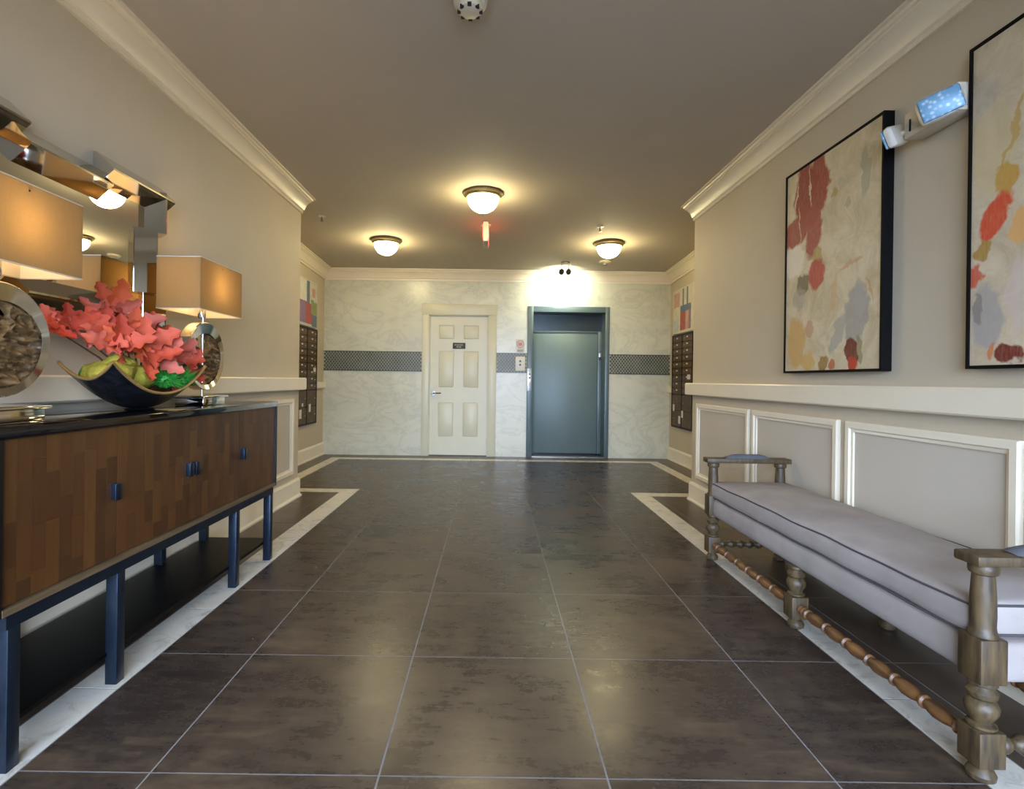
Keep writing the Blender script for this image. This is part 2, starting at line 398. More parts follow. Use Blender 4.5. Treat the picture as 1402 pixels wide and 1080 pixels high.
# floor: grout bed with every tile laid on it
fl = MB().box(-2.6, 2.7, YF-.1, 7.75, -.08, -.0008).build('floor', 'grout')
struct(fl, 'large dark brown floor tiles with a white marble border strip')
SL, SR, SW = -1.262, 1.345, .158         # inner edges of the strip, its width
YS0, YS1 = 4.965, 5.12
AL, AR, AW = -2.01, 2.095, .14
YK0, YK1 = 7.00, 7.15
cube = MB().box(0, 1, 0, 1, 0, 1)
me_tile = cube.mesh('floor_tile_mesh', 'floor_tile'); me_border = cube.mesh('border_tile_mesh', 'border_tile'); me_strip = cube.mesh('strip_mesh', 'marble_strip')
G = .0026
def piece(name, me, x0, x1, y0, y1, dz=0.0):
    if x1-x0 < .02 or y1-y0 < .02: return
    inst(name, me, fl, (x0+G, y0+G, -.02), (x1-x0-2*G, y1-y0-2*G, .02+dz))
gx = [-.907 + .616*i for i in range(-3, 7)]
gy = [1.428 + .616*i for i in range(-5, 11)]
def field(name, me, X0, X1, Y0, Y1):
    xs = [X0] + [g for g in gx if X0+.03 < g < X1-.03] + [X1]; ys = [Y0] + [g for g in gy if Y0+.03 < g < Y1-.03] + [Y1]
    for i in range(len(xs)-1):
        for j in range(len(ys)-1): piece(name, me, xs[i], xs[i+1], ys[j], ys[j+1])
field('floor_tile', me_tile, SL, SR, YF, YS1)
field('floor_tile', me_tile, AL, AR, YS1, YK0)
def run(x0, x1, y0, y1, along):
    L = (y1-y0) if along == 'Y' else (x1-x0); n = max(1, round(L/.61))
    for i in range(n):
        if along == 'Y': piece('marble_strip', me_strip, x0, x1, y0+L*i/n, y0+L*(i+1)/n)
        else: piece('marble_strip', me_strip, x0+L*i/n, x0+L*(i+1)/n, y0, y1)
run(SL-SW, SL, YF, YS0, 'Y'); run(SR, SR+SW, YF, YS0, 'Y')
run(AL-AW, SL, YS0, YS1, 'X'); run(SR, AR+AW, YS0, YS1, 'X')
run(AL-AW, AL, YS1, YK0, 'Y'); run(AR, AR+AW, YS1, YK0, 'Y'); run(AL-AW, AR+AW, YK0, YK1, 'X')
field('border_tile', me_border, XL, SL-SW, YF, YS0); field('border_tile', me_border, SR+SW, XR, YF, YS0)
field('border_tile', me_border, XAL, AL-AW, YCL, YB); field('border_tile', me_border, AR+AW, XAR, YCR, YB)
field('border_tile', me_border, AL-AW, AR+AW, YK1, YB)
field('border_tile', me_border, AL-AW, XL, YCL, YS0); field('border_tile', me_border, XR, AR+AW, YCR, YS0)

# ceiling (falls slightly towards the lift wall)
mb = MB()
mb.prism([(YF-.1, ZM), (4.8, ZM), (7.75, zc(7.75)), (7.75, 2.85), (YF-.1, 2.85)], 'X', -2.6, 2.7)
ceil = struct(mb.build('ceiling', 'ceiling_paint'), 'plain taupe painted ceiling over the lobby')

def wall(name, mb, mat, label): return struct(mb.build(name, mat), label)
wl = wall('wall_left', MB().box(XL-.12, XL, YF, YCL, 0, ZM).box(XAL, XL-.12, YCL-.12, YCL, 0, ZM), 'wall_paint', 'warm grey wall behind the mirror and sideboard')
wr = wall('wall_right', MB().box(XR, XR+.12, YF, YCR, 0, ZM).box(XR+.12, XAR, YCR-.12, YCR, 0, ZM), 'wall_paint', 'warm grey wall behind the bench and paintings')
wal = wall('wall_alcove_left', MB().box(XAL-.12, XAL, YCL-.12, YB, 0, 2.66), 'wall_paint', 'narrow cream wall with the left bank of mailboxes')
war = wall('wall_alcove_right', MB().box(XAR, XAR+.12, YCR-.12, YB, 0, 2.66), 'wall_paint', 'narrow cream wall with the right bank of mailboxes')
DX0, DX1, DZ = -.89, -.058, 1.965        # door opening
EX0, EX1, EZ = .50, 1.61, 2.085          # lift opening in the wall
wb = wall('wall_back', MB().box(XAL-.12, DX0, YB, YB+.35, 0, 2.66).box(DX0, DX1, YB, YB+.35, DZ, 2.66).box(DX1, EX0, YB, YB+.35, 0, 2.66)
          .box(EX0, EX1, YB, YB+.35, EZ, 2.66).box(EX1, XAR+.12, YB, YB+.35, 0, 2.66), 'marble_wall', 'pale veined marble wall around the white door and lift')
# mosaic band, small dark lozenges on pale grout
bz0, bz1 = 1.178, 1.443
segs = [(XAL, -.983), (.052, .482), (1.626, XAR)]
g_ = MB(); d_ = MB(); px, pz = .040, .053
for a, b in segs:
    g_.box(a, b, YB-.004, YB, bz0, bz1)
    nx = int((b-a)/px); nz = int((bz1-bz0)/(pz/2))
    for j in range(nz):
        for i in range(nx):
            cx = a + (i+.5+(.5 if j % 2 else 0))*(b-a)/nx; cz = bz0 + (j+.5)*(bz1-bz0)/nz
            if cx > b-px*.4: continue
            hw, hh = px*.40, pz*.41; y1 = YB-.004; y0 = YB-.0075
            if cz+hh > bz1+.012 or cz-hh < bz0-.012: continue
            P = [(cx-hw, cz), (cx, cz-hh), (cx+hw, cz), (cx, cz+hh)]
            d_.add([(p, y0, q) for p, q in P] + [(p, y1, q) for p, q in P], [(0, 1, 2, 3)] + [(k, (k+1) % 4, 4+(k+1) % 4, 4+k) for k in range(4)])
    for z in (bz0-.006, bz1-.006): d_.box(a, b, YB-.009, YB, z, z+.012)
g_.build('mosaic_grout', 'mosaic_grout', wb)
tag(d_.build('mosaic_lozenges', 'mosaic_dark', wb), 'dark grey lozenge mosaic band', kind='stuff')

# front wall behind the camera with the glazed entrance that lets daylight in
wall('wall_front', MB().box(-2.6, -1.6, YF-.12, YF, 0, 2.7).box(1.66, 2.7, YF-.12, YF, 0, 2.7).box(-1.6, 1.66, YF-.12, YF, 2.42, 2.7), 'wall_paint', 'front wall around the glazed entrance')
win = thing('window_1', 'glazed entrance screen with slim dark frame', None, (.03, YF-.06, 0), kind='structure')
fx = [-1.6, -.8, .03, .86, 1.66]
mb = MB()
for x in fx: mb.box(x-.03 if x > -1.6 else x, x+.03 if x < 1.66 else x, YF-.10, YF-.04, 0, 2.42)
mb.box(-1.6, 1.66, YF-.10, YF-.04, 2.36, 2.42).box(-1.6, 1.66, YF-.10, YF-.04, 0, .07)
mb.build('window_frame', 'navy_steel', win)
for i in range(4): MB().box(fx[i]+.03, fx[i+1]-.03, YF-.074, YF-.068, .07, 2.36).build('pane', 'clear_glass', win)
struct(MB().box(-30, 30, -40, YF-.13, -.1, -.02).build('pavement_outside', 'pavement'), 'pale pavement outside the entrance')

# crown, rails, baseboards
crown = [(0, -.132), (.016, -.132), (.016, -.112), (.028, -.104), (.036, -.085), (.055, -.055), (.082, -.036), (.092, -.034), (.092, -.024), (.104, -.022), (.112, -.012), (.128, -.012), (.128, 0), (0, 0)]
crown2 = [(d, z*1.12) for d, z in crown]
def trim(i, mb, label, mat='trim_white'): return struct(mb.build('trim_%d' % i, mat, angle=25), label)
trim(1, MB().sweep([(XL, YCL), (XL, YF)], crown, [ZM, ZM]), 'cream crown moulding above the mirror wall')
trim(2, MB().sweep([(XR, YF), (XR, YCR)], crown, [ZM, ZM]), 'cream crown moulding above the paintings')
trim(3, MB().sweep([(XAR, YCR), (XAR, YB), (XAL, YB), (XAL, YCL)], crown2, [zc(YCR), ZB, ZB, zc(YCL)]), 'cream crown moulding round the lift recess')
rail = [(0, .957), (.045, .957), (.052, .965), (.052, 1.058), (.045, 1.066), (0, 1.066)]
trim(4, MB().sweep([(XAL+.3, YCL), (XL, YCL), (XL, YF)], rail), 'broad cream chair rail on the mirror wall')
trim(5, MB().sweep([(XR, YF), (XR, YCR), (XAR-.3, YCR)], rail), 'broad cream chair rail on the paintings wall')
rail2 = [(0, .925), (.028, .925), (.034, .935), (.034, 1.005), (.028, 1.012), (0, 1.012)]
trim(6, MB().sweep([(XAL, YB), (XAL, 7.055)], rail2), 'short cream rail beside the left mailboxes')
trim(7, MB().sweep([(XAR, 7.255), (XAR, YB)], rail2), 'short cream rail beside the right mailboxes')
basep = [(0, 0), (.030, 0), (.030, .012), (.020, .024), (.018, .03), (.018, .150), (.012, .160), (.008, .172), (0, .172)]
struct(MB().sweep([(XAL, YB), (XAL, YCL), (XL, YCL), (XL, YF)], basep).build('baseboard_left', 'trim_white', angle=25), 'tall cream baseboard on the mirror side')
struct(MB().sweep([(XR, YF), (XR, YCR), (XAR, YCR), (XAR, YB)], basep).build('baseboard_right', 'trim_white', angle=25), 'tall cream baseboard on the bench side')
# applied panel frames: four mitred bars each
def panel_frame(X, sgn, y0, y1, z0, z1, parent):
    """sgn: direction into the room along X"""
    wd, th = .052, .022
    prof = [(0, 0), (0, th*.8), (.006, th), (wd*.62, th), (wd*.75, th*.62), (wd, th*.5), (wd, 0)]   # (inward in plane, out of wall)
    corners = [(y0, z0), (y1, z0), (y1, z1), (y0, z1)]; dirs = [(1, 1), (-1, 1), (-1, -1), (1, -1)]
    mb = MB(); N = len(prof); vs_ = []
    for (y, z), (dy, dz) in zip(corners, dirs):
        for d, o in prof: vs_.append((X+sgn*o, y+dy*d, z+dz*d))
    fs = []
    for i in range(4):
        j = (i+1) % 4
        for k in range(N-1): fs.append((i*N+k, i*N+k+1, j*N+k+1, j*N+k))
    mb.add(vs_, fs); o = mb.build('panel_frame', 'trim_white', parent, angle=25)
    MB().box(min(X, X+sgn*.002), max(X, X+sgn*.002), y0+.02, y1-.02, z0+.02, z1-.02).build('panel_field', 'wall_paint_lower', parent)
for (a, b) in ((3.75, 4.71), (2.78, 3.70), (1.82, 2.72), (.85, 1.77), (-.12, .80)): panel_frame(XR, -1, a, b, .225, .885, wr)
for (a, b) in ((3.66, 4.62), (2.68, 3.61), (1.71, 2.63), (.74, 1.66), (-.23, .69)): panel_frame(XL, 1, a, b, .225, .885, wl)

# ------------------------------------------------------------------ white panelled door
d1 = thing('door_1', 'cream six-panel door with lever handle in the marble wall', None, ((DX0+DX1)/2, YB, 0), kind='structure')
MB().box(-.983, DX0, YB-.022, YB, 0, DZ+.03, .004).box(DX1, .052, YB-.022, YB, 0, DZ+.03, .004).box(-.99, .059, YB-.026, YB, DZ+.0, 2.117, .004)\
    .box(DX0, DX0+.012, YB, YB+.1, 0, DZ).box(DX1-.012, DX1, YB, YB+.1, 0, DZ).box(DX0, DX1, YB, YB+.1, DZ-.012, DZ).build('door_casing', 'door_paint', d1)
X0, X1, Z0, Z1 = DX0+.014, DX1-.014, .012, DZ-.014; W_, H_ = X1-X0, Z1-Z0
slab = MB().box(X0, X1, YB+.036, YB+.075, Z0, Z1)
cols = [(.15, .42), (.58, .85)]; rows = [(.064, .165), (.25, .515), (.62, .87)]
def fx_(f): return X0+W_*f
def fz_(f): return Z1-H_*f
for a, b in ((0, .15), (.42, .58), (.85, 1)): slab.box(fx_(a), fx_(b), YB+.022, YB+.036, Z0, Z1)
for a, b in ((0, .064), (.165, .25), (.515, .62), (.87, 1)):
    for p, q in cols: slab.box(fx_(p), fx_(q), YB+.022, YB+.036, fz_(b), fz_(a))
sl = slab.build('door_slab', 'door_paint', d1)
for p, q in cols:
    for a, b in rows: MB().box(fx_(p)+.008, fx_(q)-.008, YB+.0235, YB+.037, fz_(b)+.008, fz_(a)-.008, .007).build('door_panel', 'door_paint', sl)
MB().box(DX0-.1, DX1+.1, YB+.36, YB+.40, -.05, DZ+.1).box(DX0+.012, DX1-.012, YB+.03, YB+.36, -.001, .010).build('door_light_block', 'dark_plastic', d1)  # unseen sheet and threshold filler, added to stop daylight leaking round the door
hz = fz_(.555)
hd = MB().lathe([(.032, 0), (.032, .008), (.02, .012)], (X0+.055, YB+.010, hz), 'Y', 20).lathe([(.011, 0), (.011, .045)], (X0+.055, YB-.03, hz), 'Y', 12)
hd.tube([(X0+.05, YB-.03, hz), (X0+.10, YB-.032, hz), (X0+.165, YB-.026, hz+.002)], [.011, .010, .008]).build('door_handle', 'chrome', d1)
for f in (.115, .5, .9): MB().lathe([(.007, -.05), (.007, .05)], (X1+.006, YB+.016, fz_(f)), 'Z', 10).build('hinge', 'brushed_nickel', d1)
ds = thing('door_sign', 'small black plaque with pale lettering on the cream door', 'sign', (fx_(.505), YB+.02, fz_(.237)))
sx, sz = fx_(.505), fz_(.212)
MB().box(sx-.088, sx+.088, YB+.012, YB+.021, sz-.042, sz+.042, .003).build('plaque', 'sign_black', ds)
mb = MB()
for (x0, n, z) in ((-.062, 9, .012), (-.034, 5, -.015)):
    for i in range(n):
        a = sx+x0+i*.0138
        mb.box(a, a+.0035, YB+.0105, YB+.0122, sz+z-.009, sz+z+.009).box(a, a+.0095, YB+.0105, YB+.0122, sz+z+(.006 if i % 2 else -.009), sz+z+(.009 if i % 2 else -.006))
        if i % 3 == 0: mb.box(a+.006, a+.0095, YB+.0105, YB+.0122, sz+z-.009, sz+z+.009)
mb.build('lettering', 'sign_text', ds)

# ------------------------------------------------------------------ lift
d2 = thing('door_2', 'grey steel lift door recessed in its frame', None, (1.05, YB, 0), kind='structure')
ix0, ix1, iz = .562, 1.566, 2.025; YD = YB+.26
MB().box(.482, ix0, YB-.02, YB+.06, 0, 2.105, .004).box(ix1, 1.626, YB-.02, YB+.06, 0, 2.105, .004).box(ix0-.002, ix1+.002, YB-.02, YB+.06, iz, 2.105, .004)\
    .box(ix0-.04, ix0, YB+.06, YD+.06, 0, iz).box(ix1, ix1+.04, YB+.06, YD+.06, 0, iz).box(ix0-.04, ix1+.04, YB+.06, YD+.06, iz, iz+.04).build('lift_frame', 'lift_frame', d2)
MB().box(ix0, ix1, YD, YD+.04, .03, 1.775, .003).build('lift_door_panel', 'lift_steel', d2)
MB().box(ix0, ix1, YD+.025, YD+.04, 1.775, iz).build('transom_panel', 'lift_dark', d2)
MB().box(ix0, ix1, YD-.02, YD+.01, 1.765, 1.79, .003).build('door_header_strip', 'lift_frame', d2)
MB().box(ix0, ix1, YB+.0, YD+.04, -.002, .012).build('sill', 'brushed_nickel', d2)
MB().box(ix0-.05, ix1+.05, YD+.06, YD+.09, 0, iz+.05).build('shaft_backing', 'dark_plastic', d2)
MB().box(ix1-.055, ix1, YD-.05, YD, .03, iz-.25, .004).build('side_guide', 'lift_frame', d2)
kp = thing('lift_sensor', 'tiny white sensor block on the right edge of the lift door', 'sensor', (1.54, YD-.06, 1.38))
MB().box(1.522, 1.552, YD-.068, YD-.051, 1.415, 1.475, .003).build('sensor_body', 'steel_plate', kp); MB().box(1.525, 1.549, YD-.066, YD-.051, 1.37, 1.412, .003).build('sensor_base', 'dark_plastic', kp)
cp = thing('call_button_plate', 'cream lift call plate with two round buttons on the mosaic band', 'button plate', (.385, YB, 1.19))
MB().box(.318, .452, YB-.02, YB-.008, 1.2, 1.40, .004).build('plate', 'white_plastic', cp)
for z in (1.335, 1.285): MB().lathe([(.014, 0), (.014, .006), (.010, .008)], (.385, YB-.028, z), 'Y', 16).build('button', 'dark_plastic', cp)
kq = thing('key_switch_plate', 'slim steel switch plate on the left side of the lift frame', 'switch plate', (.51, YB-.02, .92))
MB().box(.482, .545, YB-.032, YB-.0205, .92, 1.235, .003).build('plate', 'steel_plate', kq)
MB().lathe([(.013, 0), (.013, .006)], (.515, YB-.037, 1.155), 'Y', 14).build('button', 'red_button', kq)
MB().lathe([(.013, 0), (.013, .006)], (.515, YB-.037, 1.105), 'Y', 14).build('button', 'black_paint', kq)
MB().box(.505, .527, YB-.034, YB-.0315, .98, 1.05).build('notice', 'tag_white', kq)
fs_ = thing('fire_notice', 'round faded red warning notice beside the lift door', 'sign', (.385, YB, 1.47))
MB().box(.325, .445, YB-.005, YB-.001, 1.46, 1.64).build('card', 'tag_white', fs_)
MB().lathe([(.042, 0), (.052, 0), (.052, .002), (.042, .002)], (.385, YB-.0075, 1.575), 'Y', 28, cap=False).build('red_ring', 'red_print', fs_)
MB().box(.36, .41, YB-.007, YB-.0049, 1.55, 1.595).build('red_symbol', 'red_print', fs_)
MB().box(.34, .43, YB-.007, YB-.0049, 1.485, 1.495).box(.345, .425, YB-.007, YB-.0049, 1.468, 1.477).build('caption_lines', 'grey_plastic', fs_)

# ------------------------------------------------------------------ mailboxes and the pictures above them
md_box = MB().box(-.5, .5, -.5, .5, -.5, .5, .03)
def mailboxes(X, s, y0, y1, label, stickers):
    t_ = thing('mailbox_bank', label, 'mailbox', (X, (y0+y1)/2, .47), 'mailbox banks in the lift recess')
    z0, z1 = .47, 1.70
    xa, xb = sorted((X, X+s*.03))
    fr = MB().box(*sorted((X, X+s*.012)), y0, y1, z0, z1)
    e = .018
    for a, b in ((y0, y0+e), ((y0+y1)/2-e/2, (y0+y1)/2+e/2), (y1-e, y1)): fr.box(xa, xb, a, b, z0, z1)
    fr.box(xa, xb, y0+e, y1-e, z0, z0+e).box(xa, xb, y0+e, y1-e, z1-e, z1)
    fr.build('cabinet_frame', 'mail_frame', t_)
    me_ = MB().box(-.5, .5, -.5, .5, -.5, .5).mesh('mail_door_mesh', 'mail_door'); lk = MB().lathe([(.007, 0), (.007, .008)], (0, 0, 0), 'X', 10).mesh('lock_mesh', 'steel_plate'); nb = MB().box(-.5, .5, -.5, .5, -.5, .5).mesh('number_mesh', 'tag_white')
    cw = (y1-y0)/2 - e*1.5
    for c_ in range(2):
        yc = y0+e+cw/2 + c_*(cw+e)
        for r in range(9):
            zc_ = z1-e-.0425-r*.0855
            dd = inst('mail_door', me_, t_, (X+s*.019, yc, zc_), (.014, cw-.008, .078))
            l_ = inst('lock', lk, t_, (X+s*.026, yc+cw*.30, zc_), (1, 1, 1)); inst('number_plate', nb, t_, (X+s*.0268, yc-.0, zc_+.012), (.002, .05, .018))
        zb = z1-e-9*.0855-.004
        for r in range(2):
            hh = (zb-z0-e)/2; zc_ = zb-hh/2-r*hh
            inst('parcel_door', me_, t_, (X+s*.019, yc, zc_), (.014, cw-.008, hh-.008)); inst('lock', lk, t_, (X+s*.026, yc+cw*.32, zc_))
    for (y, z, a, b) in stickers: inst('sticker', nb, t_, (X+s*.0275, y, z), (.002, a, b))
    return t_
mailboxes(XAL, 1, 6.30, 7.04, 'bronze mailbox bank on the wall left of the marble', [(6.95, 1.17, .09, .055), (6.78, .68, .07, .10), (6.45, .62, .08, .11), (6.52, .73, .05, .04)])
mailboxes(XAR, -1, 6.50, 7.24, 'bronze mailbox bank on the wall right of the lift', [(6.62, 1.14, .10, .06), (7.15, .73, .06, .09), (6.83, .66, .06, .09), (6.93, .58, .07, .10)])
for n_, c_ in (('art_cream', '#d2cab6'), ('art_white', '#d8d6cc'), ('art_blue', '#66798c'), ('art_red', '#ad5c56'), ('art_purple', '#8c7694'), ('art_green', '#8c9a62'), ('art_pale', '#b8c2c4'), ('art_pink', '#c79a8e')):
    pm(n_, c_, .6, var=.08, scale=14)
def small_picture(X, s, y0, y1, label, patches):
    t_ = thing('colour_block_picture', label, 'picture', (X, (y0+y1)/2, 1.715), 'small pictures above the mailboxes')
    xa, xb = sorted((X+s*.001, X+s*.02)); z0, z1 = 1.715, 2.305
    MB().box(xa, xb, y0, y1, z0, z1, .002).build('canvas', 'art_cream', t_)
    for k, (a, b, c, d, mt) in enumerate(patches):
        f0, f1 = sorted((X+s*(.0195), X+s*(.0212+.0004*k)))
        MB().box(f0, f1, y0+(y1-y0)*a, y0+(y1-y0)*b, z0+(z1-z0)*c, z0+(z1-z0)*d).build('painted_patch', mt, t_)
small_picture(XAL, 1, 6.30, 7.04, 'small picture of coloured blocks above the left mailboxes', [
 (.02, .98, .02, .98, 'art_pale'), (.10, .45, .52, .97, 'art_white'), (.46, .60, .40, .97, 'art_blue'), (.60, .97, .60, .95, 'art_cream'), (.72, .88, .66, .86, 'art_pink'), (.10, .45, .06, .52, 'art_purple'), (.40, .72, .06, .50, 'art_red'), (.68, .80, .28, .60, 'art_green'), (.80, .97, .30, .56, 'art_green'), (.72, .97, .02, .28, 'art_blue')])
small_picture(XAR, -1, 6.50, 7.24, 'small picture of coloured blocks above the right mailboxes', [
 (.02, .98, .02, .98, 'art_cream'), (.66, .95, .60, .92, 'art_pink'), (.46, .52, .55, .97, 'art_blue'), (.26, .32, .55, .97, 'art_blue'), (.12, .62, .44, .60, 'art_blue'), (.34, .62, .06, .46, 'art_red'), (.22, .36, .06, .46, 'art_pink'), (.12, .22, .06, .46, 'art_purple'), (.72, .94, .04, .30, 'art_pale')])

# ------------------------------------------------------------------ ceiling fittings
def dome(x, y, label):
    z = zc(y)
    t_ = thing('ceiling_light', label, 'ceiling light', (x, y, z), 'dome ceiling lights')
    MB().lathe([(.02, .0), (.168, 0), (.172, -.010), (.166, -.022), (.150, -.030), (.146, -.045), (.132, -.046), (.132, -.02), (.02, -.02)], (x, y, z), 'Z', 48, cap=False).build('rim', 'antique_brass', t_)
    pr = [(.004, -.172)] + [(.134*math.sin(R(a)), -.042-.128*math.cos(R(a))) for a in range(8, 91, 8)]
    MB().lathe(pr, (x, y, z), 'Z', 40).build('glass_bowl', 'dome_glass', t_)
    MB().lathe([(.004, -.190), (.008, -.184), (.009, -.176), (.004, -.168)], (x, y, z), 'Z', 12).build('finial', 'brushed_nickel', t_)
dome(-.10, 4.56, 'dome ceiling light nearest the camera, above the exit sign')
dome(-1.22, 6.00, 'dome ceiling light on the left, in front of the marble wall')
dome(1.30, 6.00, 'dome ceiling light on the right, near the lift')

x, y = -.113, 2.20; z = ZM
sd = thing('smoke_detector', 'large cream smoke detector on the ceiling nearest the camera', 'detector', (x, y, z))
MB().lathe([(.076, 0), (.076, -.02), (.071, -.028), (.069, -.05), (.056, -.06)], (x, y, z), 'Z', 32).build('detector_base', 'cream_plastic', sd)
MB().lathe([(.052, -.058), (.050, -.078), (.035, -.086)], (x, y, z), 'Z', 28).build('sensing_chamber', 'cream_plastic', sd)
mb = MB()
for i in range(8):
    a = i*math.pi/4; mb.box(x+.044*math.cos(a)-.008, x+.044*math.cos(a)+.008, y+.044*math.sin(a)-.008, y+.044*math.sin(a)+.008, z-.084, z-.074)
mb.build('vent_slots', 'dark_plastic', sd)
for dx in (.052, .066): MB().sphere((x+dx, y-.03, z-.056+(dx-.052)*.4), .006, 1).build('indicator', 'tag_white', sd)

def sprinkler(x, y, label, pend=True):
    z = zc(y); t_ = thing('sprinkler_head', label, 'sprinkler', (x, y, z), 'ceiling sprinklers')
    MB().lathe([(.004, 0), (.034, 0), (.036, -.006), (.014, -.010)], (x, y, z), 'Z', 20).build('escutcheon', 'white_plastic', t_)
    MB().lathe([(.007, -.008), (.007, -.05)], (x, y, z), 'Z', 10).build('nozzle', 'brushed_nickel', t_)
    MB().lathe([(.004, -.055), (.018, -.053), (.018, -.050), (.004, -.048)], (x, y, z), 'Z', 12).build('deflector', 'brushed_nickel', t_)
sprinkler(1.08, 5.42, 'small sprinkler on the ceiling near the right dome light')
sprinkler(-1.70, 5.22, 'small sprinkler on the ceiling by the left crown end')
x, y = 1.42, 6.78; z = zc(y)
s2 = thing('heat_detector', 'small cream detector on the ceiling behind the right dome light', 'detector', (x, y, z))
MB().lathe([(.075, 0), (.075, -.018), (.06, -.028)], (x, y, z), 'Z', 24).build('detector_base', 'cream_plastic', s2)
MB().lathe([(.045, -.026), (.04, -.05), (.02, -.058)], (x, y, z), 'Z', 20).build('sensing_chamber', 'grey_plastic', s2)

# exit sign, hung edge-on to the camera
x, y = -.085, 5.42; z = zc(y)
ex = thing('exit_sign', 'exit sign hanging edge-on below the dome light, red letters', 'exit sign', (x, y, z))
MB().lathe([(.004, 0), (.05, 0), (.05, -.012), (.012, -.018)], (x, y, z), 'Z', 20).build('canopy', 'white_plastic', ex)
MB().box(x-.026, x+.026, y-.155, y+.155, z-.205, z-.012, .005).build('housing', 'cream_plastic', ex)
def stroke_letters(mb, word, X, sgn, y0, zb, h):
    wL = h*.55; st = h*.17; yy = 0
    def bar(a, b, c, d):   # a..b across, c..d up
        q = sorted((y0-sgn*a, y0-sgn*b)); mb.box(*sorted((X, X+sgn*.003)), q[0], q[1], zb+c, zb+d)
    for ch in word:
        if ch == 'E':
            bar(yy, yy+st, 0, h)
            for c in (0, h/2-st/2, h-st): bar(yy, yy+wL, c, c+st)
        elif ch == 'I': bar(yy+wL/2-st/2, yy+wL/2+st/2, 0, h)
        elif ch == 'T': bar(yy+wL/2-st/2, yy+wL/2+st/2, 0, h); bar(yy, yy+wL, h-st, h)
        elif ch == 'X':
            for sgn2 in (1, -1):
                p = []
                for k in range(2):
                    yc = yy+wL/2+sgn2*(k-.5)*(wL-st); zz = zb+k*h
                    p.append((yc, zz))
                (a, c), (b, d) = p; xs = sorted((X, X+sgn*.003))
                poly = [(y0-sgn*(a-st/2), c), (y0-sgn*(a+st/2), c), (y0-sgn*(b+st/2), d), (y0-sgn*(b-st/2), d)]
                mb.prism(poly, 'X', xs[0], xs[1])
        yy += wL + h*.16
for sgn in (1, -1):
    # read from the +X side: left is larger Y; from the -X side: left is smaller Y
    mb = MB(); h = .13; tot = 4*h*.55+3*h*.16
    stroke_letters(mb, 'EXIT', x+sgn*.026, sgn, y+(-1 if sgn < 0 else 1)*tot/2, z-.175, h)
    mb.build('exit_letters', 'exit_red', ex)
light('exit_glow', 'AREA', (x+.032, y, z-.11), .02, (1, .12, .12), ex, shape='RECTANGLE', size=.16, size_y=.28).rotation_euler = (0, R(-90), 0)
light('exit_glow', 'AREA', (x-.032, y, z-.11), .02, (1, .12, .12), ex, shape='RECTANGLE', size=.16, size_y=.28).rotation_euler = (0, R(90), 0)

# twin spot over the lift
x, y = .925, 6.86; z = zc(y)
sp = thing('twin_spotlight', 'twin-head spotlight on the ceiling aimed at the marble above the lift', 'spotlight', (x, y, z))
MB().lathe([(.004, 0), (.055, 0), (.055, -.018), (.01, -.022)], (x, y, z), 'Z', 24).build('canopy', 'brushed_nickel', sp)
MB().box(x-.055, x+.055, y-.008, y+.008, z-.034, z-.020).build('cross_bar', 'brushed_nickel', sp)
for s in (-1, 1):
    hx = x+s*.046
    MB().tube([(hx, y, z-.03), (hx, y, z-.075), (hx, y+.004, z-.095)], .006).build('stem', 'head_bronze', sp)
    tilt = R(62)
    hb = MB().lathe([(.004, -.028), (.02, -.026), (.03, -.01), (.036, .02), (.036, .034), (.031, .034), (.029, .016), (.004, .012)], (x, y, z), 'Y', 20, cap=False)
    ho = hb.build('spot_head', 'head_bronze', sp); ho.location = Vector((hx, y+.004, z-.115)) - Vector((x, y, z)); ho.rotation_euler = (R(-14), 0, 0)
    go = MB().lathe([(.002, .018), (.027, .018), (.027, .022), (.002, .022)], (x, y, z), 'Y', 16).build('spot_lens', 'spot_glass', sp); go.location = ho.location; go.rotation_euler = ho.rotation_euler
    lo = light('spot_beam', 'SPOT', (hx, y+.045, z-.125), SPOT_W, (.94, 1.0, .86), sp, spot_size=R(128), spot_blend=.9, shadow_soft_size=.03)
    lo.rotation_euler = (R(78), 0, 0)

# ------------------------------------------------------------------ paintings
def painting(y0, y1, z0, z1, mat, label):
    X = XR; t_ = thing('framed_painting', label, 'painting', (X, (y0+y1)/2, z0), 'abstract paintings on the right wall')
    f = .012; d = .05
    MB().box(X-d, X-.001, y0, y0+f, z0, z1).box(X-d, X-.001, y1-f, y1, z0, z1).box(X-d, X-.001, y0+f, y1-f, z0, z0+f).box(X-d, X-.001, y0+f, y1-f, z1-f, z1).build('frame', 'picture_black', t_)
    cv = MB().box(X-d+.006, X-.01, y0+f, y1-f, z0+f, z1-f)
    me_ = cv.mesh('canvas', mat, Vector((X-d+.006, y1, z0))); o = bpy.data.objects.new('canvas', me_); C.objects.link(o); o.parent = t_
    o.location = Vector((X-d+.006, y1, z0)) - woff(t_)
painting(2.43, 3.245, 1.135, 2.33, 'canvas_petals', 'abstract painting with a long red petal, farther from the camera')
painting(1.182, 1.997, 1.135, 2.335, 'canvas_poppies', 'abstract painting with an orange-red leaf, cut by the right edge')

